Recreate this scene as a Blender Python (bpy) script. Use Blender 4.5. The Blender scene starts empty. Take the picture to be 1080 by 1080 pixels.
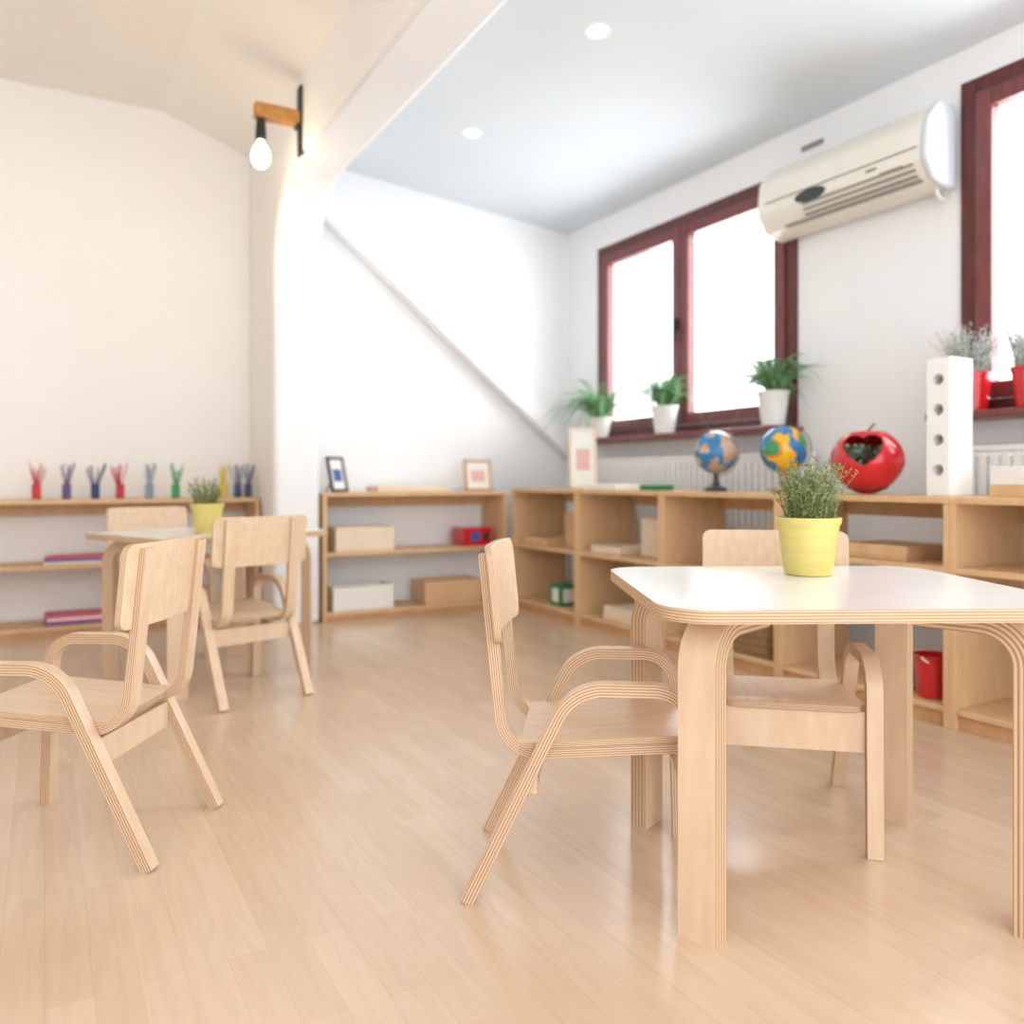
import bpy, bmesh, math, random
from mathutils import Vector, Matrix
random.seed(7)
S = bpy.context.scene
D = bpy.data
try:
    S.view_settings.view_transform = 'Standard'
    S.view_settings.look = 'None'
except Exception:
    pass

# ------------------------------------------------------------------ materials
def lin(c):
    return tuple(((x/255)/12.92 if x/255 <= .04045 else ((x/255+.055)/1.055)**2.4) for x in c) + (1,)

def base(name, rgb, rough=.5, metal=0, spec=.5, emit=None, es=0, coat=0):
    m = D.materials.new(name); m.use_nodes = True
    b = m.node_tree.nodes['Principled BSDF']
    b.inputs['Base Color'].default_value = lin(rgb)
    b.inputs['Roughness'].default_value = rough
    b.inputs['Metallic'].default_value = metal
    b.inputs['Specular IOR Level'].default_value = spec
    b.inputs['Coat Weight'].default_value = coat
    if emit:
        b.inputs['Emission Color'].default_value = lin(emit)
        b.inputs['Emission Strength'].default_value = es
    return m

def varied(name, c1, c2, scale=(3, 3, 3), rough=.5, nscale=4, detail=4, bump=0, spec=.5, coat=0):
    m = base(name, c1, rough, spec=spec, coat=coat)
    nt = m.node_tree; N = nt.nodes; L = nt.links; b = N['Principled BSDF']
    tc = N.new('ShaderNodeTexCoord'); mp = N.new('ShaderNodeMapping')
    mp.inputs['Scale'].default_value = scale
    L.new(tc.outputs['Object'], mp.inputs['Vector'])
    n = N.new('ShaderNodeTexNoise'); n.inputs['Scale'].default_value = nscale; n.inputs['Detail'].default_value = detail
    L.new(mp.outputs[0], n.inputs['Vector'])
    r = N.new('ShaderNodeValToRGB')
    r.color_ramp.elements[0].position = .3; r.color_ramp.elements[1].position = .7
    r.color_ramp.elements[0].color = lin(c1); r.color_ramp.elements[1].color = lin(c2)
    L.new(n.outputs['Fac'], r.inputs[0]); L.new(r.outputs[0], b.inputs['Base Color'])
    if bump:
        bp = N.new('ShaderNodeBump'); bp.inputs['Strength'].default_value = bump; bp.inputs['Distance'].default_value = .01
        L.new(n.outputs['Fac'], bp.inputs['Height']); L.new(bp.outputs[0], b.inputs['Normal'])
    return m

def ply_mat(name, layers, light=(214, 186, 155), dark=(162, 124, 94)):
    m = base(name, light, .5)
    nt = m.node_tree; N = nt.nodes; L = nt.links; b = N['Principled BSDF']
    uv = N.new('ShaderNodeUVMap'); uv.uv_map = 'UVMap'
    sx = N.new('ShaderNodeSeparateXYZ'); L.new(uv.outputs[0], sx.inputs[0])
    mu = N.new('ShaderNodeMath'); mu.operation = 'MULTIPLY'; mu.inputs[1].default_value = layers
    L.new(sx.outputs['Y'], mu.inputs[0])
    fr = N.new('ShaderNodeMath'); fr.operation = 'PINGPONG'; fr.inputs[1].default_value = 1
    L.new(mu.outputs[0], fr.inputs[0])
    r = N.new('ShaderNodeValToRGB')
    r.color_ramp.elements[0].position = .42; r.color_ramp.elements[1].position = .66
    r.color_ramp.elements[0].color = lin(light); r.color_ramp.elements[1].color = lin(dark)
    L.new(fr.outputs[0], r.inputs[0]); L.new(r.outputs[0], b.inputs['Base Color'])
    return m

BIRCH = varied('birch_veneer', (215, 185, 154), (226, 201, 173), (6, 6, 1.2), .38, 5, 6)
BIRCHS = varied('birch_seat', (215, 185, 153), (227, 202, 174), (1.5, 14, 6), .35, 5, 6)
PLY = ply_mat('ply_edge', 9)
PLYT = ply_mat('ply_edge_table', 9, (213, 185, 152), (166, 128, 98))
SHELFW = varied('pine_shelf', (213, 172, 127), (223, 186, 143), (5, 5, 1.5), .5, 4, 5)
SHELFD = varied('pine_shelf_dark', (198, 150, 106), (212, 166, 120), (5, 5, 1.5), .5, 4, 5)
LAMW = varied('table_laminate', (228, 226, 223), (234, 232, 230), (1, 8, 1), .2, 6, 5)
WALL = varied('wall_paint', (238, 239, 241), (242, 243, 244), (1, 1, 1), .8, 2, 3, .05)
WALLL = varied('wall_paint_warm_lit', (243, 240, 236), (245, 242, 239), (1, 1, 1), .8, 2, 3, .05)  # white wall paint with the left side's warm light put into its colour
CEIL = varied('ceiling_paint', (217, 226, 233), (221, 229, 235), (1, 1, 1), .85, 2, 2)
CEILL = varied('ceiling_paint_warm_lit', (245, 240, 232), (247, 243, 236), (1, 1, 1), .85, 2, 2)  # cream tone paints the warm light onto the left ceiling
WHITE = base('white_enamel', (240, 240, 238), .35)
WHITEG = varied('white_ceramic', (236, 236, 234), (228, 228, 226), (4, 4, 4), .3)
FRAMEM = varied('mahogany_frame', (82, 32, 32), (100, 44, 42), (8, 8, 2), .4, 5, 5)
SASHM = varied('mahogany_sash', (108, 52, 52), (126, 68, 66), (8, 8, 2), .35, 5, 5)
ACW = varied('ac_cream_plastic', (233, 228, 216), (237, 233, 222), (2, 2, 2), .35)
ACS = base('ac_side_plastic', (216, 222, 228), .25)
DARK = base('dark_plastic', (50, 56, 62), .35)
GREY = base('grey_slot', (140, 134, 124), .5)
BLACK = base('black_metal', (28, 28, 30), .45)
OAK = varied('rustic_wood', (180, 120, 54), (205, 150, 78), (10, 10, 10), .5)
YEL = varied('yellow_pot_enamel', (204, 188, 104), (213, 199, 120), (2, 2, 12), .35)
REDM = varied('red_plastic', (196, 24, 34), (208, 34, 42), (4, 4, 4), .22, coat=.3)
SOIL = varied('soil', (60, 44, 32), (86, 66, 48), (40, 40, 40), .9)
LEAF = varied('leaf_green', (66, 96, 56), (112, 140, 84), (30, 30, 30), .5)
LEAFL = varied('heather_green', (112, 126, 72), (162, 166, 108), (40, 40, 40), .55)
LEAFG = varied('heather_grey', (140, 158, 150), (186, 196, 190), (40, 40, 40), .6)
FERN = varied('fern_green', (84, 138, 92), (136, 182, 128), (20, 20, 20), .5)
STEM = base('stem_brown', (120, 100, 70), .7)
WICK = varied('wicker', (122, 86, 56), (184, 146, 104), (60, 60, 90), .7, 3, 2, .5)
PAPER = base('paper', (236, 234, 228), .6)
PINK = base('print_pink', (224, 180, 170), .6)
BULB = base('bulb_glow', (255, 240, 215), .3, emit=(255, 226, 180), es=9)
LAMP = base('downlight_glow', (255, 255, 250), .3, emit=(255, 248, 236), es=20)

# floor
FLOOR = D.materials.new('laminate_floor'); FLOOR.use_nodes = True
nt = FLOOR.node_tree; N = nt.nodes; L = nt.links; b = N['Principled BSDF']
tc = N.new('ShaderNodeTexCoord'); mp = N.new('ShaderNodeMapping'); mp.inputs['Rotation'].default_value = (0, 0, math.radians(90))
L.new(tc.outputs['Object'], mp.inputs[0])
br = N.new('ShaderNodeTexBrick'); br.offset = .37; br.inputs['Scale'].default_value = 1
br.inputs['Brick Width'].default_value = .62; br.inputs['Row Height'].default_value = .068
br.inputs['Mortar Size'].default_value = .0006; br.inputs['Mortar Smooth'].default_value = .7
br.inputs['Color1'].default_value = lin((218, 193, 167)); br.inputs['Color2'].default_value = lin((211, 184, 157))
br.inputs['Mortar'].default_value = lin((198, 168, 140))
L.new(mp.outputs[0], br.inputs['Vector'])
mp2 = N.new('ShaderNodeMapping'); mp2.inputs['Scale'].default_value = (14, 1.2, 1)
L.new(tc.outputs['Object'], mp2.inputs[0])
no = N.new('ShaderNodeTexNoise'); no.inputs['Scale'].default_value = 3; no.inputs['Detail'].default_value = 6; no.inputs['Distortion'].default_value = 1.2
L.new(mp2.outputs[0], no.inputs['Vector'])
mx = N.new('ShaderNodeMix'); mx.data_type = 'RGBA'; mx.blend_type = 'MULTIPLY'; mx.inputs[0].default_value = .26
rp = N.new('ShaderNodeValToRGB'); rp.color_ramp.elements[0].position = .35; rp.color_ramp.elements[0].color = (.78, .72, .66, 1)
rp.color_ramp.elements[1].position = .6; rp.color_ramp.elements[1].color = (1, 1, 1, 1)
L.new(no.outputs['Fac'], rp.inputs[0]); L.new(br.outputs['Color'], mx.inputs[6]); L.new(rp.outputs[0], mx.inputs[7])
L.new(mx.outputs[2], b.inputs['Base Color'])
b.inputs['Roughness'].default_value = .25; b.inputs['Specular IOR Level'].default_value = .65
b.inputs['Coat Weight'].default_value = .25; b.inputs['Coat Roughness'].default_value = .15

# globe
def globe_mat(name, cols, sc, seed):
    m = base(name, (60, 140, 190), .25)
    nt = m.node_tree; N = nt.nodes; L = nt.links; b = N['Principled BSDF']
    tc = N.new('ShaderNodeTexCoord'); mp = N.new('ShaderNodeMapping'); mp.inputs['Location'].default_value = (seed, seed*.7, seed*1.3)
    L.new(tc.outputs['Object'], mp.inputs[0])
    n = N.new('ShaderNodeTexNoise'); n.inputs['Scale'].default_value = sc; n.inputs['Detail'].default_value = 3
    L.new(mp.outputs[0], n.inputs[0])
    n2 = N.new('ShaderNodeTexNoise'); n2.inputs['Scale'].default_value = sc*1.3; n2.inputs['Detail'].default_value = 0
    L.new(tc.outputs['Object'], n2.inputs[0])
    r2 = N.new('ShaderNodeValToRGB'); r2.color_ramp.interpolation = 'CONSTANT'
    r2.color_ramp.elements[0].color = lin(cols[0]); r2.color_ramp.elements[1].color = lin(cols[1]); r2.color_ramp.elements[1].position = .45
    for i, c in enumerate(cols[2:]):
        e = r2.color_ramp.elements.new(.52+.07*i); e.color = lin(c)
    L.new(n2.outputs['Fac'], r2.inputs[0])
    st = N.new('ShaderNodeMath'); st.operation = 'GREATER_THAN'; st.inputs[1].default_value = .51 if len(cols) < 4 else .47
    L.new(n.outputs['Fac'], st.inputs[0])
    mx = N.new('ShaderNodeMix'); mx.data_type = 'RGBA'; L.new(st.outputs[0], mx.inputs[0])
    mx.inputs[6].default_value = lin((46, 124, 178)); L.new(r2.outputs[0], mx.inputs[7])
    L.new(mx.outputs[2], b.inputs['Base Color'])
    return m
GLOBE1 = globe_mat('globe_map_tan', [(190, 160, 140), (214, 150, 110), (200, 176, 150)], 9, 3.1)
GLOBE2 = globe_mat('globe_map_colour', [(232, 180, 40), (230, 190, 50), (230, 124, 40), (60, 150, 90)], 8, 5.3)

# glass pane
GL = D.materials.new('window_glass'); GL.use_nodes = True
nt = GL.node_tree; nt.nodes.clear()
o = nt.nodes.new('ShaderNodeOutputMaterial'); mxs = nt.nodes.new('ShaderNodeMixShader'); mxs.inputs[0].default_value = .05
tr = nt.nodes.new('ShaderNodeBsdfTransparent'); gl = nt.nodes.new('ShaderNodeBsdfGlossy'); gl.inputs['Roughness'].default_value = .02
nt.links.new(tr.outputs[0], mxs.inputs[1]); nt.links.new(gl.outputs[0], mxs.inputs[2]); nt.links.new(mxs.outputs[0], o.inputs[0])

# ------------------------------------------------------------------ mesh builder
def fillet(pts, rad, n=8):
    out = [Vector(pts[0])]
    for i in range(1, len(pts)-1):
        p0, p, p1 = Vector(pts[i-1]), Vector(pts[i]), Vector(pts[i+1])
        r = rad[i-1] if isinstance(rad, (list, tuple)) else rad
        a = (p0-p).normalized(); c = (p1-p).normalized()
        ang = a.angle(c)
        if r <= 0 or ang > 3.13:
            out.append(p); continue
        d = min(r/math.tan(ang/2), (p0-p).length*.95, (p1-p).length*.95)
        rr = d*math.tan(ang/2)
        bis = (a+c).normalized(); cen = p+bis*(rr/math.sin(ang/2))
        s = p+a*d-cen; e = p+c*d-cen
        tot = s.angle(e)
        for k in range(n+1):
            t = k/n
            v = (math.sin((1-t)*tot)*s+math.sin(t*tot)*e)/math.sin(tot)
            out.append(cen+v)
    out.append(Vector(pts[-1]))
    return out

class MB:
    def __init__(s):
        s.v = []; s.f = []; s.fm = []; s.uv = []; s.sm = []; s.mats = []; s.M = Matrix()
    def mi(s, m):
        if m not in s.mats: s.mats.append(m)
        return s.mats.index(m)
    def add(s, vs):
        n = len(s.v)
        for q in vs: s.v.append(tuple(s.M @ Vector(q)))
        return n
    def face(s, idx, m, uv=None, smooth=False):
        s.f.append(tuple(idx)); s.fm.append(s.mi(m)); s.uv.append(uv or [(0, 0)]*len(idx)); s.sm.append(smooth)
    def box(s, a, b, m, m_edge=None):
        x0, y0, z0 = a; x1, y1, z1 = b
        n = s.add([(x0, y0, z0), (x1, y0, z0), (x1, y1, z0), (x0, y1, z0), (x0, y0, z1), (x1, y0, z1), (x1, y1, z1), (x0, y1, z1)])
        for q in [(3, 2, 1, 0), (4, 5, 6, 7), (0, 1, 5, 4), (1, 2, 6, 5), (2, 3, 7, 6), (3, 0, 4, 7)]:
            s.face([n+i for i in q], m)
    def cbox(s, c, d, m):
        s.box([c[i]-d[i]/2 for i in range(3)], [c[i]+d[i]/2 for i in range(3)], m)
    def lathe(s, prof, m, seg=28, c=(0, 0, 0), smooth=True, cap=True):
        n = s.add([(c[0]+r*math.cos(2*math.pi*k/seg), c[1]+r*math.sin(2*math.pi*k/seg), c[2]+z) for r, z in prof for k in range(seg)])
        for j in range(len(prof)-1):
            for k in range(seg):
                k2 = (k+1) % seg
                s.face([n+j*seg+k, n+j*seg+k2, n+(j+1)*seg+k2, n+(j+1)*seg+k], m, smooth=smooth)
        if cap:
            s.face([n+k for k in range(seg)][::-1], m); s.face([n+(len(prof)-1)*seg+k for k in range(seg)], m)
    def sphere(s, c, r, m, seg=32, rings=18, sz=1, skip=None):
        n = s.add([(c[0]+r*math.sin(math.pi*j/rings)*math.cos(2*math.pi*k/seg), c[1]+r*math.sin(math.pi*j/rings)*math.sin(2*math.pi*k/seg), c[2]+sz*r*math.cos(math.pi*j/rings)) for j in range(rings+1) for k in range(seg)])
        for j in range(rings):
            for k in range(seg):
                k2 = (k+1) % seg
                if skip:
                    th = math.pi*(j+.5)/rings; ph = 2*math.pi*(k+.5)/seg
                    if skip(Vector((math.sin(th)*math.cos(ph), math.sin(th)*math.sin(ph), math.cos(th)))): continue
                s.face([n+j*seg+k, n+(j+1)*seg+k, n+(j+1)*seg+k2, n+j*seg+k2], m, smooth=True)
    def tube(s, pts, r, m, seg=8, r2=None):
        pts = [Vector(p) for p in pts]
        rings = []
        for i, p in enumerate(pts):
            t = (pts[min(i+1, len(pts)-1)]-pts[max(i-1, 0)]).normalized()
            a = t.cross(Vector((0, 0, 1)))
            if a.length < .01: a = t.cross(Vector((0, 1, 0)))
            a.normalize(); bb = t.cross(a)
            rr = r if r2 is None else r+(r2-r)*i/(len(pts)-1)
            rings.append(s.add([p+a*rr*math.cos(2*math.pi*k/seg)+bb*rr*math.sin(2*math.pi*k/seg) for k in range(seg)]))
        for i in range(len(pts)-1):
            for k in range(seg):
                k2 = (k+1) % seg
                s.face([rings[i]+k, rings[i]+k2, rings[i+1]+k2, rings[i+1]+k], m, smooth=True)
        s.face([rings[0]+k for k in range(seg)][::-1], m); s.face([rings[-1]+k for k in range(seg)], m)
    def ribbon(s, path, y0, y1, th, mf, me):
        """path in XZ, strip spans y0..y1, thickness th in plane; ply edges on the y faces"""
        P = [Vector(p) for p in path]; n = len(P); rows = []
        for i, p in enumerate(P):
            t0 = (P[i]-P[i-1]).normalized() if i > 0 else (P[1]-P[0]).normalized()
            t1 = (P[i+1]-P[i]).normalized() if i < n-1 else t0
            t = (t0+t1).normalized(); nn = Vector((-t.y, t.x)); k = th/2/max(.5, nn.dot(Vector((-t0.y, t0.x))))
            a = p+nn*k; c = p-nn*k
            rows.append(s.add([(a.x, y0, a.y), (a.x, y1, a.y), (c.x, y1, c.y), (c.x, y0, c.y)]))
        l = 0
        for i in range(n-1):
            a, c = rows[i], rows[i+1]; l2 = l+(P[i+1]-P[i]).length
            s.face([a, a+1, c+1, c], mf, smooth=True)
            s.face([a+2, a+3, c+3, c+2], mf, smooth=True)
            s.face([a+1, a+2, c+2, c+1], me, [(l, 0), (l, 1), (l2, 1), (l2, 0)])
            s.face([a+3, a, c, c+3], me, [(l, 1), (l, 0), (l2, 0), (l2, 1)])
            l = l2
        a = rows[0]; s.face([a+3, a+2, a+1, a], me, [(0, 1), (1, 1), (1, 0), (0, 0)])
        a = rows[-1]; s.face([a, a+1, a+2, a+3], me, [(0, 0), (1, 0), (1, 1), (0, 1)])
    def slab(s, fn, nu, nv, off, mf, me):
        """grid surface fn(u,v) with thickness vector off"""
        off = Vector(off)
        g = [[Vector(fn(i/nu, j/nv)) for j in range(nv+1)] for i in range(nu+1)]
        A = s.add([p for r in g for p in r]); B = s.add([p+off for r in g for p in r])
        w = nv+1
        for i in range(nu):
            for j in range(nv):
                q = [i*w+j, (i+1)*w+j, (i+1)*w+j+1, i*w+j+1]
                s.face([A+k for k in q], mf, smooth=True); s.face([B+k for k in q[::-1]], mf, smooth=True)
        loop = [i*w for i in range(nu)]+[nu*w+j for j in range(nv)]+[i*w+nv for i in range(nu, 0, -1)]+[j for j in range(nv, 0, -1)]
        for k in range(len(loop)):
            a, c = loop[k], loop[(k+1) % len(loop)]
            s.face([A+a, B+a, B+c, A+c], me, [(k, 0), (k, 1), (k+1, 1), (k+1, 0)], smooth=True)
    def prism(s, outline, z0, z1, mt, me, mb=None):
        n = len(outline)
        A = s.add([(x, y, z0) for x, y in outline]); B = s.add([(x, y, z1) for x, y in outline])
        s.face([A+i for i in range(n)][::-1], mb or mt); s.face([B+i for i in range(n)], mt)
        for i in range(n):
            j = (i+1) % n
            s.face([A+i, A+j, B+j, B+i], me, [(i, 0), (i+1, 0), (i+1, 1), (i, 1)], smooth=True)
    def extr(s, prof, y0, y1, m, smooth=False, mcap=None):
        """profile in XZ extruded along Y"""
        n = len(prof)
        A = s.add([(x, y0, z) for x, z in prof]); B = s.add([(x, y1, z) for x, z in prof])
        s.face([A+i for i in range(n)], mcap or m); s.face([B+i for i in range(n)][::-1], mcap or m)
        for i in range(n):
            j = (i+1) % n
            s.face([A+j, A+i, B+i, B+j], m, smooth=smooth)
    def mesh(s, name):
        me = D.meshes.new(name); me.from_pydata(s.v, [], s.f)
        for m in s.mats: me.materials.append(m)
        uvl = me.uv_layers.new(name='UVMap'); k = 0
        for i, p in enumerate(me.polygons):
            p.material_index = s.fm[i]; p.use_smooth = s.sm[i]
            for q in s.uv[i]:
                uvl.data[k].uv = q; k += 1
        me.update()
        bm = bmesh.new(); bm.from_mesh(me); bmesh.ops.recalc_face_normals(bm, faces=bm.faces)
        for ed in bm.edges:
            if len(ed.link_faces) == 2 and ed.calc_face_angle(0) > math.radians(38): ed.smooth = False
        bm.to_mesh(me); bm.free()
        return me
    def build(s, name, loc=(0, 0, 0), rz=0, bevel=0, parent=None):
        return place(s.mesh(name), name, loc, rz, bevel, parent)

def place(me, name, loc=(0, 0, 0), rz=0, bevel=0, parent=None):
    o = D.objects.new(name, me); S.collection.objects.link(o)
    o.location = loc; o.rotation_euler = (0, 0, math.radians(rz))
    if bevel:
        md = o.modifiers.new('bevel', 'BEVEL'); md.width = bevel; md.segments = 2; md.limit_method = 'ANGLE'; md.angle_limit = math.radians(50)
    if parent: o.parent = parent
    return o

def empty(name, loc=(0, 0, 0), rz=0):
    e = D.objects.new(name, None); S.collection.objects.link(e); e.location = loc; e.rotation_euler = (0, 0, math.radians(rz)); return e

# ------------------------------------------------------------------ room shell
XR = 3.25; YB = 4.95; YL = 5.25; XL = -2.4; YF = -1.8
m = MB(); m.box((XL-.1, YF, -.08), (XR+.2, YL+.1, 0), FLOOR); m.build('floor')
m = MB(); m.box((1.36, YB, 0), (XR+.2, YL+.1, 3.3), WALL); m.build('wall_back')
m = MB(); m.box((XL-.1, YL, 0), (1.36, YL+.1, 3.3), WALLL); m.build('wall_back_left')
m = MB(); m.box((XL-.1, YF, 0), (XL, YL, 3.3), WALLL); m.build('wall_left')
W1 = (2.88, 4.57, 1.08, 2.36); W2 = (.35, 2.035, 1.08, 2.42)
m = MB(); T = XR+.2
m.box((XR, YF, 0), (T, YB, 1.08), WALL)
m.box((XR, YF, 2.42), (T, YB, 3.3), WALL)
m.box((XR, W1[0], 2.36), (T, W1[1], 2.42), WALL)
m.box((XR, YF, 1.08), (T, W2[0], 2.42), WALL)
m.box((XR, W2[1], 1.08), (T, W1[0], 2.42), WALL)
m.box((XR, W1[1], 1.08), (T, YB, 2.42), WALL)
m.build('wall_right')
m = MB()
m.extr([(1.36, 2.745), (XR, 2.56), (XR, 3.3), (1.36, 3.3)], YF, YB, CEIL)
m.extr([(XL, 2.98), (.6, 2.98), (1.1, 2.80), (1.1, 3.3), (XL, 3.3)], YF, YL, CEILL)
m.build('ceiling')
# beam + column with arched haunch
m = MB()
arc = fillet([(4.63, 0), (4.63, 2.42), (YF, 2.42)], .42, 14)
poly = [(p.x, p.y) for p in arc]+[(YF, 3.3), (YL, 3.3), (YL, 0)]
n = len(poly)
A = m.add([(1.10, y, z) for y, z in poly]); B = m.add([(1.36, y, z) for y, z in poly])
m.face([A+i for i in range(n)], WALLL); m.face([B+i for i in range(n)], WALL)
for i in range(n):
    j = (i+1) % n; m.face([A+i, A+j, B+j, B+i], WALL, smooth=True)
m.build('column_beam', bevel=.025)
# sloping rib on the back wall
m = MB()
m.extr([(1.36, 2.62), (1.36, 2.46), (3.20, .96), (XR, .96), (XR, 1.08)], YB-.11, YB, WALL)
m.build('trim_sloping_rib', bevel=.012)
m = MB(); m.box((1.36, YB-.015, 0), (XR, YB, .07), WHITE); m.build('baseboard_back')
m = MB(); m.box((XL, YL-.015, 0), (1.1, YL, .07), WHITE); m.build('baseboard_left')

def rectframe(m, xa, xb, y0, y1, z0, z1, f, mat, fb=None):
    fb = fb or f
    m.box((xa, y0, z0), (xb, y0+f, z1), mat); m.box((xa, y1-f, z0), (xb, y1, z1), mat)
    m.box((xa+.001, y0+f, z1-f), (xb-.001, y1-f, z1), mat); m.box((xa+.001, y0+f, z0), (xb-.001, y1-f, z0+fb), mat)
def window(name, w, nsash=2):
    y0, y1, z0, z1 = w; xa, xb = XR-.015, XR+.07
    e = empty(name, (0, 0, 0))
    m = MB(); f = .065
    rectframe(m, xa, xb, y0, y1, z0, z1, f, FRAMEM, f*.8)
    m.build('frame', bevel=.003, parent=e)
    yi0, yi1 = y0+f, y1-f; zi0, zi1 = z0+f*.8, z1-f; wd = (yi1-yi0)/nsash; s = .066
    for i in range(nsash):
        a, c = yi0+i*wd+.003, yi0+(i+1)*wd-.003
        m = MB(); xs, xt = XR-.03, XR+.03
        rectframe(m, xs, xt, a, c, zi0+.003, zi1-.003, s, SASHM)
        m.build('sash_%d' % (i+1), bevel=.005, parent=e)
        m = MB(); m.box((XR, a+s, zi0+s), (XR+.004, c-s, zi1-s), GL); m.build('glass_%d' % (i+1), parent=e)
    m = MB(); ym = yi0+wd*(nsash//2)+.02; zm = (z0+z1)/2
    m.cbox((XR-.035, ym, zm), (.012, .025, .08), BLACK); m.cbox((XR-.055, ym, zm-.04), (.014, .018, .13), BLACK)
    m.build('handle', bevel=.003, parent=e)
window('window_1', W1); window('window_2', W2)
for nm, w in (('windowsill', W1), ('windowsill', W2)):
    m = MB(); m.box((XR-.19, w[0]-.04, 1.05), (XR-.001, w[1]+.04, 1.079), SASHM); m.build(nm, bevel=.006)

# downlights
for (x, y) in ((2.0, 3.99), (2.0, 2.83)):
    z = 2.56+(3.25-x)*(.185/1.89)
    e = empty('recessed_downlight', (x, y, z)); e.rotation_euler = (0, math.atan(.098), 0)
    m = MB(); m.lathe([(.036, -.001), (.036, -.006), (.052, -.006), (.055, -.001)], WHITE, cap=False); m.build('ring', parent=e)
    m = MB(); m.lathe([(.0362, -.001), (.0362, -.004)], LAMP); m.build('lens', parent=e)

# wall lamp on beam
e = empty('wall_lamp', (1.10, 4.07, 2.58))
m = MB(); m.box((-.014, -.03, -.17), (0, .03, .17), BLACK); m.box((-.03, -.033, -.035), (-.014, .033, -.02), BLACK); m.build('mounting_plate', bevel=.002, parent=e)
m = MB(); m.box((-.225, -.032, -.025), (-.014, .032, .045), OAK); m.build('bracket', bevel=.006, parent=e)
m = MB(); m.lathe([(.012, -.025), (.021, -.03), (.026, -.10), (.024, -.125), (.016, -.13)], BLACK, c=(-.195, 0, 0)); m.build('socket', parent=e)
m = MB(); m.lathe([(.012, -.13), (.018, -.145), (.036, -.175), (.044, -.205), (.040, -.235), (.022, -.258), (.003, -.264)], BULB, c=(-.195, 0, 0)); m.build('bulb', parent=e)

# ------------------------------------------------------------------ air conditioner
e = empty('air_conditioner', (XR-.034, 0, 0))
y0, y1 = 2.04, 2.94
m = MB()
prof = fillet([(0, 2.33), (-.10, 2.335), (-.17, 2.25), (-.185, 2.10), (-.13, 2.02), (-.04, 2.0), (0, 2.0)], [.05, .08, .05, .05, .02], 6)
prof = [(p.x, p.y) for p in prof]
m.extr(prof, y0+.035, y1-.035, ACW, smooth=True)
m.build('body', parent=e)
m = MB()
pc = [(x*1.03, 2.165+(z-2.165)*1.03) for x, z in prof]
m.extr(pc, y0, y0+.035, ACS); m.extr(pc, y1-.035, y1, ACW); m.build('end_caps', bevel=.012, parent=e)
m = MB(); m.box((0, 2.12, 2.04), (.033, 2.85, 2.30), ACW); m.build('wall_plate', parent=e)
m = MB()
m.box((-.185, y0+.05, 2.146), (-.173, y1-.05, 2.150), GREY)
for k in range(3):
    m.cbox((-.174+.012*k, (y0+y1)/2-.10, 2.085-.022*k), (.016, .56, .006), GREY)
m.cbox((-.120, (y0+y1)/2-.04, 2.023), (.05, .70, .008), GREY)
m.cbox((-.177, y0+.17, 2.095), (.006, .11, .014), GREY)
m.cbox((-.182, y0+.26, 2.12), (.006, .05, .008), BLACK)
m.build('vents', parent=e)
m = MB(); m.M = Matrix.Translation((-.183, y0+.58, 2.115)) @ Matrix.Rotation(math.radians(90), 4, 'Y') @ Matrix.Diagonal((.40, 1.25, 1, 1))
m.lathe([(.068, -.006), (.068, .006), (.04, .010)], DARK); m.build('badge', parent=e)
m = MB(); m.tube(fillet([(-.05, y0+.05, 2.02), (-.05, y0+.05, 1.97), (.018, y0+.05, 1.96), (.018, y0+.07, 2.02)], .02, 4), .008, WHITE); m.build('cable', parent=e)
m = MB(); m.cbox((XR-.005, 2.79, 2.44), (.008, .13, .025), GREY)
m.build('wall_vent', bevel=.002)

# ------------------------------------------------------------------ radiators
def radiator(y0, y1):
    m = MB(); z0, z1 = .16, .95; x0, x1 = XR-.12, XR-.03
    m.box((x0+.01, y0, z0), (x1, y1, z1-.02), WHITE)
    n = int((y1-y0)/.045)
    for i in range(n):
        y = y0+(i+.5)*(y1-y0)/n
        m.box((x0-.006, y-.014, z0+.02), (x0+.012, y+.014, z1-.04), WHITE)
    m.box((x0, y0-.004, z1-.022), (x1+.004, y1+.004, z1), WHITE)
    for i in range(n*2):
        y = y0+(i+.5)*(y1-y0)/n/2
        m.box((x0+.015, y-.004, z1), (x1-.01, y+.004, z1+.003), GREY)
    for y in (y0+.1, y1-.1): m.box((x0+.03, y-.012, 0), (x1-.02, y+.012, z0), WHITE)
    m.build('radiator', bevel=.003)
radiator(2.75, 4.55); radiator(.5, 1.95)

# ------------------------------------------------------------------ shelves
def shelf(L_, dep, H, levels, nm='low_wooden_shelf', back=False):
    m = MB(); t = .022
    m.box((0, 0, H-t), (L_, dep, H), SHELFW)
    m.box((0, .002, 0), (t, dep, H-t), SHELFW); m.box((L_-t, .002, 0), (L_, dep, H-t), SHELFW)
    for z in levels: m.box((t, .004, z-.02), (L_-t, dep-.004, z), SHELFW)
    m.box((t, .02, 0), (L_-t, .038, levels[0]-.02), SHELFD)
    m.box((t, dep-.02, H-.09), (L_-t, dep-.004, H-t), SHELFW)
    return m.mesh(nm)
msh = shelf(.73, .40, .76, [.07, .415]); msh2 = shelf(.73, .40, .76, [.07, .53])
for i in range(6):
    place(msh if i < 3 else msh2, 'low_wooden_shelf', (2.58, 4.585-.7305*i, 0), -90, .002)
place(shelf(1.19, .31, .74, [.05, .395]), 'low_wooden_shelf', (1.375, 4.62, 0), 0, .002)
place(shelf(1.69, .31, .71, [.05, .37]), 'low_wooden_shelf', (-.605, 4.91, 0), 0, .002)

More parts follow.
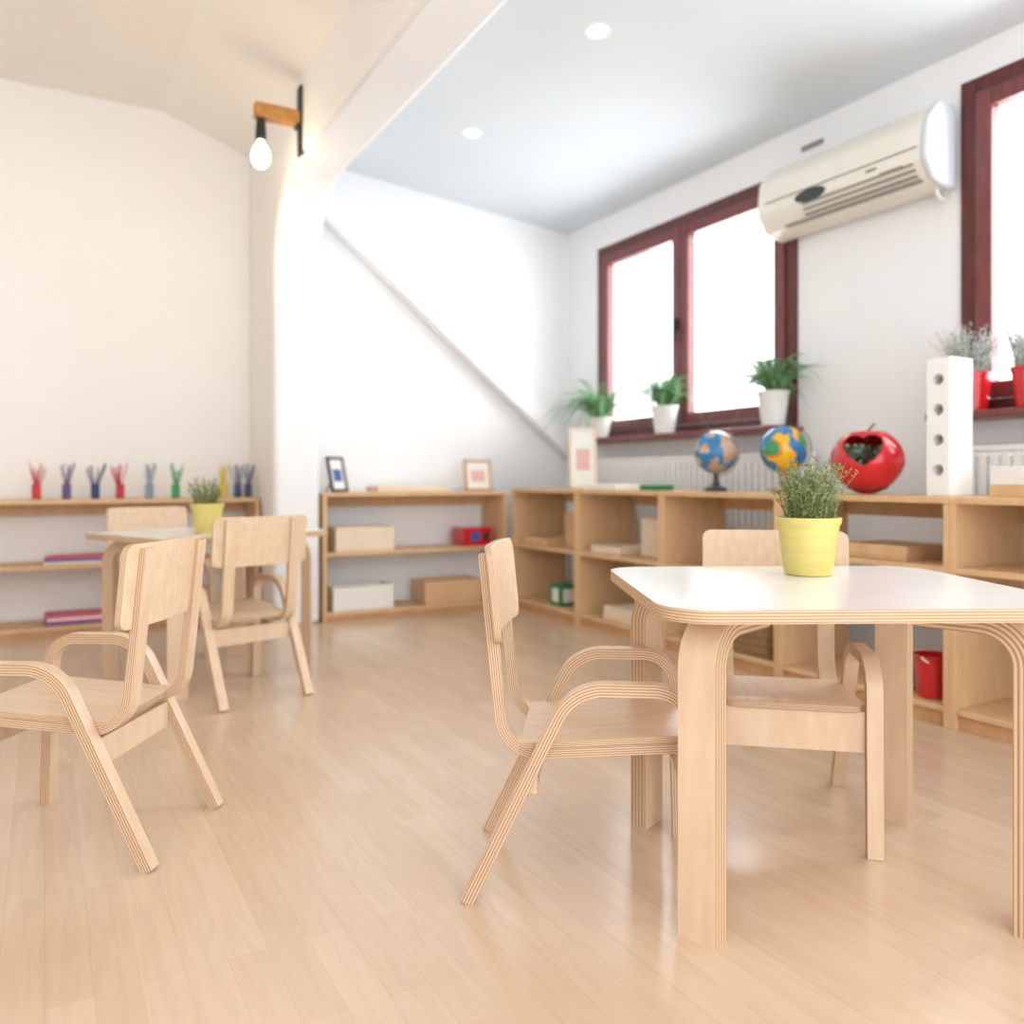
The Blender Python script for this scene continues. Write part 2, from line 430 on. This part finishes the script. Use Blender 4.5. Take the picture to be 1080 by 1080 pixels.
# ------------------------------------------------------------------ tables
def rrect(hx, hy, r, n=8):
    out = []
    for cx, cy, a0 in ((hx-r, hy-r, 0), (-hx+r, hy-r, 90), (-hx+r, -hy+r, 180), (hx-r, -hy+r, 270)):
        for k in range(n+1):
            a = math.radians(a0+90*k/n); out.append((cx+r*math.cos(a), cy+r*math.sin(a)))
    return out
m = MB()
m.prism(rrect(.385, .345, .09, 10), .5765, .600, LAMW, PLYT, BIRCH)
for sx in (-1, 1):
    for sy in (-1, 1):
        ang = math.atan2(-sy, -sx)
        m.M = Matrix.Translation((sx*.30, sy*.25, 0)) @ Matrix.Rotation(ang, 4, 'Z')
        m.ribbon(fillet([(0, 0), (0, .5562), (.19, .5562)], .075, 12), -.037, .037, .041, BIRCH, PLYT)
m.M = Matrix()
tbl = m.mesh('activity_table')
place(tbl, 'activity_table', (1.403, 1.206, 0), -27.4)
place(tbl, 'activity_table', (.608, 3.66, 0), 24)

# ------------------------------------------------------------------ chairs
m = MB()
side = fillet([(-.215, 0), (-.012, .418), (.212, .418), (.222, 0)], [.10, .07], 12)
for s in (-1, 1):
    yc = s*.168; m.ribbon(side, yc-.017, yc+.017, .025, BIRCH, PLY)
post = fillet([(-.187, .672), (-.162, .43), (-.145, .278), (.200, .303)], [.4, .075], 12)
for s in (-1, 1):
    yc = s*.128; m.ribbon(post, yc-.021, yc+.021, .02, BIRCH, PLY)
def cornerclip(u, hw, r):
    y = abs(u*2-1)*hw
    if y <= hw-r: return 0
    q = (y-(hw-r))/r
    return r*(1-math.sqrt(max(0, 1-q*q)))
def backfn(u, v):
    u = .5-.5*math.cos(math.pi*u); hw = .186; y = (u*2-1)*hw; c = cornerclip(u, hw, .022)
    z = (.500+c)+(v)*(.182-2*c)
    return (-.151-.10*(z-.42)-.018+.55*y*y, y, z)
m.slab(backfn, 28, 6, (.014, 0, 0), BIRCHS, PLY)
def seatfn(u, v):
    u2 = .5-.5*math.cos(math.pi*u); hw = .150; y = (u2*2-1)*hw; c = cornerclip(u2, hw, .025)
    x = -.115+v*(.336-c)
    z = .2905+(x+.1)*.0746
    if x > .19: z -= (x-.19)**2*6
    return (x, y, z+.001)
m.slab(seatfn, 24, 14, (0, 0, .014), BIRCHS, PLY)
m.box((-.098, -.151, .205), (-.080, .151, .267), BIRCH)
m.box((.196, -.151, .222), (.212, .151, .3125), BIRCH)
chair = m.mesh('child_armchair')
for x, y, r in ((.987, 1.460, -35), (1.582, 1.454, -131), (.103, 2.145, 147.2), (.657, 3.290, 104.2), (.47, 4.23, -78)):
    place(chair, 'child_armchair', (x, y, 0), r, .0015)

# ------------------------------------------------------------------ plants
def leafquad(m, p, d, ln, w, mat, up=None):
    d = Vector(d).normalized(); a = d.cross(Vector((random.uniform(-1, 1), random.uniform(-1, 1), random.uniform(-.3, 1))))
    if a.length < .05: a = d.cross(Vector((1, 0, 0)))
    a.normalize(); p = Vector(p)
    n = m.add([p, p+d*ln*.5+a*w, p+d*ln, p+d*ln*.5-a*w]); m.face([n, n+1, n+2, n+3], mat)
def heather(m, c, R, H, n, mat, mat2=None, spread=.5):
    c = Vector(c)
    for i in range(n):
        a = random.uniform(0, 6.283); r = R*math.sqrt(random.random())*.75
        p = c+Vector((r*math.cos(a), r*math.sin(a), 0))
        h = H*random.uniform(.55, 1)*(1-.25*(r/R)); out = Vector((math.cos(a), math.sin(a), 0))*spread*h*(r/R)*random.uniform(.4, 1.3)
        pts = []
        for k in range(7):
            t = k/6; pts.append(p+out*t*t*.8+out*t*.3+Vector((random.uniform(-1, 1)*.003, random.uniform(-1, 1)*.003, h*t)))
        m.tube(pts, .0011, STEM if random.random() < .5 else mat, 3, .0005)
        for k in range(44):
            t = random.uniform(.12, 1); j = min(5, int(t*6)); q = pts[j].lerp(pts[j+1], t*6-j)
            leafquad(m, q, (random.uniform(-1, 1), random.uniform(-1, 1), random.uniform(.1, 1.1)), random.uniform(.008, .014), random.uniform(.0009, .0019), mat2 if mat2 and random.random() < .3 else mat)
def fern(m, c, n, ln, mat, xlim):
    c = Vector(c)
    for i in range(n):
        a = 6.283*i/n+random.uniform(-.3, .3); l = ln*random.uniform(.6, 1.15); el = random.uniform(.7, 1.4)
        h = Vector((math.cos(a), math.sin(a), 0))
        # fronds on the glass side grow shorter and steeper
        reach = 1.0 if h.x <= 0 else max(.2, min(1, xlim/(l*1.2*h.x+1e-6)))
        hy = Vector((h.x*reach, h.y, 0))
        dr = random.uniform(.5, 1.5); pts = []
        for k in range(11):
            t = k/10; pts.append(c+hy*l*(t*math.cos(el)*1.15+.32*t*t)+Vector((0, 0, l*(t*math.sin(el)*1.1-dr*.85*t*t*t))))
        m.tube(pts, .0018, mat, 4, .0008)
        sd = h.cross(Vector((0, 0, 1)))
        for k in range(1, 10):
            for q in (0, .5):
                p = pts[k].lerp(pts[min(10, k+1)], q); tg = (pts[min(10, k+1)]-pts[k-1]).normalized()
                w = .040*math.sin(math.pi*min(1, (k+q)/10.5+.08))
                for s in (-1, 1):
                    d = (sd*s+tg*.6+Vector((0, 0, -.25))).normalized(); nn = tg
                    v = m.add([p, p+d*w*.5+nn*.006, p+d*w, p+d*w*.5-nn*.006]); m.face([v, v+1, v+2, v+3], mat)
def pot(m, r0, r1, h, mat, rim=.008):
    m.lathe([(r0-.004, 0), (r0, .003), (r1-.003, h-rim*2), (r1, h-rim*2), (r1+.002, h), (r1-.004, h), (r1-.007, h-.02), (.001, h-.02)], mat, 36)
    m.lathe([(r1-.006, h-.019), (r1-.006, h-.015)], SOIL, 24)

e = empty('potted_heather', (1.527, 1.324, .600))
m = MB(); pot(m, .053, .071, .132, YEL); m.build('pot', parent=e)
m = MB(); heather(m, (0, 0, .115), .07, .165, 110, LEAFL, LEAF, .48); m.build('foliage', parent=e)
e = empty('potted_heather', (.575, 3.545, .600))
m = MB(); pot(m, .048, .064, .12, YEL); m.build('pot', parent=e)
m = MB(); heather(m, (0, 0, .10), .07, .14, 50, LEAFL, LEAF, .7); m.build('foliage', parent=e)
for x, y, n, ln, ph in ((3.10, 4.36, 60, .40, .13), (3.12, 3.74, 40, .33, .16), (3.12, 2.92, 42, .33, .17)):
    e = empty('potted_fern', (x, y, 1.08))
    m = MB(); pot(m, .055, .078, ph, WHITEG); m.build('pot', parent=e)
    m = MB(); fern(m, (0, 0, ph-.015), n, ln, FERN, XR-.06-x)
    for k in range(90):
        a = random.uniform(0, 6.28); rr = random.uniform(0, .04)
        leafquad(m, (rr*math.cos(a), rr*math.sin(a), ph-.015), (math.cos(a)*.4, math.sin(a)*.4, 1), random.uniform(.08, .18), .006, FERN)
    for i, v in enumerate(m.v):
        lim = XR-.04-x
        if v[0] > lim: m.v[i] = (lim-(v[0]-lim)*.2, v[1], v[2])
    m.build('fronds', parent=e)
for yy in (1.93, 1.70):
    e = empty('potted_heather', (3.14, yy, 1.08))
    m = MB(); pot(m, .055, .072, .15, REDM); m.build('pot', parent=e)
    m = MB(); heather(m, (0, 0, .13), .075, .23, 120, LEAFG, WHITEG, .6)
    for i, v in enumerate(m.v):
        if v[0] > .06: m.v[i] = (.06, v[1], v[2])
    m.build('foliage', parent=e)

# ------------------------------------------------------------------ shelf-top objects
def globe(loc, mat, rz):
    e = empty('globe', loc, rz)
    m = MB(); m.lathe([(.052, 0), (.055, .008), (.05, .018), (.022, .026), (.014, .05), (.014, .085)], DARK if mat is GLOBE1 else SHELFD); m.build('base', parent=e)
    m = MB(); m.sphere((0, 0, .187), .102, mat); o = m.build('ball', parent=e)
    m = MB()
    pts = [(.112*math.sin(math.radians(a)), 0, .187-.112*math.cos(math.radians(a))) for a in range(0, 160, 10)]
    m.tube(pts, .0035, GREY, 6); m.build('meridian_arm', parent=e)
globe((2.80, 2.98, .76), GLOBE1, -60); globe((2.80, 2.56, .76), GLOBE2, -50)

# apple planter
e = empty('apple_planter', (2.78, 2.125, .76))
vd = Vector((-.79, -.61, .12)).normalized(); rt = Vector((.61, -.79, 0)).normalized(); upv = rt.cross(vd)
if upv.z < 0: upv = -upv
def skip(d):
    if d.dot(vd) < .3: return False
    a = d.dot(rt)+.12; b_ = d.dot(upv)-.14
    a /= .50; b_ /= .50
    return (a*a+b_*b_-.8)**3-a*a*b_**3*1.2 < 0
m = MB(); m.sphere((0, 0, .128), .135, REDM, 160, 110, .95, skip)
m.v = [(v[0], v[1], v[2]-max(0, .035*(1-((v[0]**2+v[1]**2)**.5)/.06)) if v[2] > .2 else v[2]) for v in m.v]
m.v = [(v[0]*(.86+.14*min(1, v[2]/.12)), v[1]*(.86+.14*min(1, v[2]/.12)), max(v[2], 0)) for v in m.v]
o = m.build('shell', parent=e); md = o.modifiers.new('sol', 'SOLIDIFY'); md.thickness = .007; md.offset = -1
m = MB(); m.tube([(0, 0, .21), (.01, 0, .25), (.03, -.01, .275)], .006, STEM, 6, .004)
m.build('stalk', parent=e)
m = MB()
m.lathe([(.07, .02), (.09, .06), (.08, .075)], SOIL)
for k in range(560):
    a = random.uniform(0, 6.28); r = .105*math.sqrt(random.random()); z = .075+random.uniform(0, .11)
    leafquad(m, (r*math.cos(a), r*math.sin(a), z), (math.cos(a), math.sin(a), random.uniform(-.2, .8)), .026, .009, LEAF if random.random() < .4 else LEAFG)
m.build('foliage', parent=e)

# white tower with round holes
m = MB()
m.box((2.70, 1.735, .76), (2.83, 1.825, 1.24), WHITE)
o = m.build('perforated_tower', bevel=.004)
for k in range(4):
    c = MB(); c.M = Matrix.Translation((2.70, 1.780, .85+k*.105)) @ Matrix.Rotation(math.radians(90), 4, 'Y')
    c.lathe([(.020, -.01), (.020, .09)], GREY); co = c.build('hole_cutter')
    md = o.modifiers.new('hole', 'BOOLEAN'); md.object = co; md.solver = 'EXACT'
    bpy.context.view_layer.update()
dg = bpy.context.evaluated_depsgraph_get(); nm_ = D.meshes.new_from_object(o.evaluated_get(dg))
o.modifiers.clear(); o.data = nm_
for ob in [x for x in D.objects if x.name.startswith('hole_cutter')]: D.objects.remove(ob)
m = MB(); m.box((2.70, 1.30, .76), (2.83, 1.60, .80), SHELFW); m.box((2.70, 1.42, .80), (2.80, 1.60, .86), LAMW); m.build('wooden_blocks', bevel=.003)

def tray(nm, loc, sx, sy, sz, mat, rz=0, t=.01, fill=None):
    m = MB()
    m.box((-sx/2, -sy/2, 0), (sx/2, sy/2, t), mat)
    m.box((-sx/2, -sy/2, t), (sx/2, -sy/2+t, sz), mat); m.box((-sx/2, sy/2-t, t), (sx/2, sy/2, sz), mat)
    m.box((-sx/2, -sy/2+t, t), (-sx/2+t, sy/2-t, sz), mat); m.box((sx/2-t, -sy/2+t, t), (sx/2, sy/2-t, sz), mat)
    if fill: m.box((-sx/2+t, -sy/2+t, t), (sx/2-t, sy/2-t, sz*.85), fill)
    return m.build(nm, loc, rz, .002)
LIGHTW = varied('light_wood_box', (228, 208, 182), (234, 217, 194), (3, 3, 8), .5)
GREEN = base('green_card', (40, 130, 80), .5); BLUE = base('blue_card', (50, 90, 160), .5); PINKM = base('magenta_card', (206, 90, 120), .5)
tray('wooden_box', (1.64, 4.77, .396), .36, .22, .14, LIGHTW)
tray('wooden_box', (1.63, 4.77, .051), .37, .22, .14, PAPER, fill=LIGHTW)
tray('wooden_box', (2.21, 4.77, .051), .38, .22, .14, SHELFW, fill=LIGHTW)
tray('wooden_tray', (1.95, 4.77, .741), .46, .2, .04, LIGHTW, fill=PAPER)
m = MB(); m.box((-.1, -.08, 0), (.1, .08, .115), REDM); m.box((-.045, -.084, .03), (.02, -.08, .085), BLUE); m.box((.04, -.084, .03), (.08, -.08, .085), BLACK)
m.build('red_toy_box', (2.39, 4.77, .396), 0, .003)
tray('wooden_box', (2.84, 4.10, .416), .2, .22, .2, SHELFW, fill=LIGHTW)
tray('wooden_box', (2.84, 3.36, .416), .2, .24, .2, LIGHTW, fill=SHELFW)
tray('wooden_tray', (2.74, 3.65, .416), .22, .26, .04, LIGHTW)
tray('wooden_tray', (2.76, 4.39, .416), .26, .28, .04, SHELFW)
m = MB(); m.box((-.06, -.07, 0), (.06, .07, .12), GREEN); m.box((-.064, -.035, .02), (-.06, .03, .10), PAPER); m.box((-.05, -.074, .02), (.05, -.07, .10), PAPER)
m.build('card_box', (2.70, 4.16, .071), 0, .003)
tray('wooden_tray', (2.72, 3.45, .071), .22, .36, .07, LIGHTW, fill=PAPER)
tray('wooden_tray', (2.74, 2.70, .416), .24, .34, .05, LIGHTW, fill=SHELFW)
tray('wooden_box', (2.76, 1.99, .531), .24, .26, .05, SHELFW, fill=LIGHTW)
tray('wooden_box', (2.78, 1.15, .531), .24, .28, .12, SHELFW, fill=LIGHTW)
tray('wooden_tray', (2.72, 3.70, .761), .18, .30, .03, PAPER, fill=PAPER)
m = MB(); m.box((-.05, -.07, 0), (.05, .07, .028), GREEN); m.box((-.046, -.066, .004), (.052, .072, .024), PAPER); m.build('green_book', (2.70, 3.30, .761), 8, .001)
m = MB(); m.lathe([(.05, 0), (.062, .14), (.066, .145), (.060, .145), (.048, .008), (.001, .006)], REDM, 32)
m.tube([(.064*math.cos(a), .064*math.sin(a)*.3-.06*abs(math.sin(a)), .14-.03*math.sin(a)) for a in [math.pi*k/10 for k in range(11)]], .003, WHITE, 6)
m.build('red_bucket', (2.665, 1.775, .071))
m = MB(); m.box((-.1, -.015, 0), (.1, .015, .13), PAPER); m.box((-.104, -.01, .04), (-.1, .01, .08), REDM); m.build('document_binder', (2.70, 1.90, .071), 0, .002)
# wicker basket with woven bands
m = MB()
for k in range(9):
    z0 = .016*k
    o_ = .003 if k % 2 else 0
    r = rrect(.10+.0015*k+o_, .13+.0015*k+o_, .03, 5)
    pts = [(x, y, z0+.009) for x, y in r]; m.tube(pts+[pts[0]], .0085, WICK, 6)
for x, y in rrect(.103, .133, .03, 4): m.tube([(x, y, 0), (x*1.1, y*1.1, .15)], .005, WICK, 5)
m.prism(rrect(.10, .13, .03, 5), .002, .012, WICK, WICK)
for sy in (-1, 1):
    m.tube(fillet([(0.05, sy*.145, .13), (.04, sy*.147, .18), (-.04, sy*.147, .18), (-.05, sy*.145, .13)], .02, 4), .006, WICK, 6)
m.build('wicker_basket', (2.715, 2.60, .072))

def frame(nm, loc, w, h, mat, rz, tilt, pic, rear=True):
    m = MB(); m.M = Matrix.Translation((0, 0, .003)) @ Matrix.Rotation(math.radians(-tilt), 4, 'X'); b_ = .016
    m.box((-w/2, 0, 0), (-w/2+b_, .014, h), mat); m.box((w/2-b_, 0, 0), (w/2, .014, h), mat)
    m.box((-w/2, 0, 0), (w/2, .014, b_), mat); m.box((-w/2, 0, h-b_), (w/2, .014, h), mat)
    m.box((-w/2+b_, .006, b_), (w/2-b_, .012, h-b_), PAPER); m.box((-w/4, .004, h*.3), (w/4, .006, h*.65), pic)
    m.M = Matrix(); tz = h*.6; ty = math.sin(math.radians(tilt))*tz+.012
    m.tube([(0, ty, tz*.97), (0, ty+.07, .003)], .004, mat, 6)
    return m.build(nm, loc, rz)
frame('picture_frame', (2.42, 4.72, .741), .19, .20, SHELFD, 0, 8, PINK)
frame('picture_frame', (1.51, 4.72, .741), .15, .21, BLACK, 35, 12, BLUE)
frame('picture_frame', (2.72, 3.98, .761), .16, .36, LIGHTW, -25, 8, PINK)

# coloured bud vases with bristle sticks
cols = [(200, 50, 60), (96, 78, 130), (40, 60, 110), (190, 30, 50), (130, 150, 175), (50, 150, 90), (226, 196, 60), (50, 70, 120), (60, 70, 110)]
for x, c in zip((-.04, .10, .237, .36, .508, .645, .902, .985, 1.045), cols):
    mt = base('pencil_colour', c, .4); m = MB()
    m.lathe([(.018, 0), (.022, .004), (.022, .08), (.019, .08), (.018, .008), (.001, .006)], mt, 18)
    for k in range(11):
        a = random.uniform(0, 6.28); s = random.uniform(.01, .055)
        m.tube([(0.008*math.cos(a+3), .008*math.sin(a+3), .01), (s*math.cos(a), s*math.sin(a)*.8, .15+random.uniform(0, .05))], .0026, mt, 5)
    m.build('pencil_cup', (x, 5.03, .711))
# flat stacks on left shelf
def stack(loc, cs, w=.3, rz=0):
    m = MB(); z = 0
    for i, c in enumerate(cs):
        q = random.uniform(-.01, .01); m.box((-w/2+q, -.1, z), (w/2+q, .1, z+.012), c); z += .0125
    m.build('activity_book_stack', loc, rz, .001)
stack((.15, 5.05, .371), [PAPER, BLUE, PINKM]); stack((.62, 5.05, .371), [PAPER, PINKM, BLUE])
stack((.15, 5.05, .051), [BLUE, PINKM, PAPER, PINKM]); stack((.62, 5.05, .051), [BLUE, PAPER])

# ------------------------------------------------------------------ lights
w = D.worlds.new('sky'); S.world = w; w.use_nodes = True
bg = w.node_tree.nodes['Background']; bg.inputs[0].default_value = (.94, .973, 1, 1); bg.inputs[1].default_value = 3.5
def area(nm, loc, rot, sx, sy, p, col=(1, 1, 1)):
    l = D.lights.new(nm, 'AREA'); l.shape = 'RECTANGLE'; l.size = sx; l.size_y = sy; l.energy = p; l.color = col
    o = D.objects.new(nm, l); S.collection.objects.link(o); o.location = loc; o.rotation_euler = rot; return o
area('window_daylight', (XR+.5, 3.72, 1.8), (0, math.radians(90), 0), 1.4, 1.8, 62, (.95, .98, 1))
area('window_daylight', (XR+.5, 1.2, 1.8), (0, math.radians(90), 0), 1.4, 1.8, 66, (.95, .98, 1))
def point(nm, loc, p, col, r=.04):
    l = D.lights.new(nm, 'POINT'); l.energy = p; l.color = col; l.shadow_soft_size = r
    o = D.objects.new(nm, l); S.collection.objects.link(o); o.location = loc
point('bulb_light', (.905, 4.07, 2.27), 3.5, (1, .82, .6))

# ------------------------------------------------------------------ camera
cd = D.cameras.new('camera'); cd.sensor_width = 36; cd.lens = 29.13; cd.shift_y = -35/1080
co = D.objects.new('camera', cd); S.collection.objects.link(co)
co.location = (0, 0, .82); co.rotation_euler = (math.radians(90), 0, math.radians(-29.4))
cd.dof.use_dof = True; cd.dof.focus_distance = 1.65; cd.dof.aperture_fstop = 2.0
cd.clip_start = .05
S.camera = co
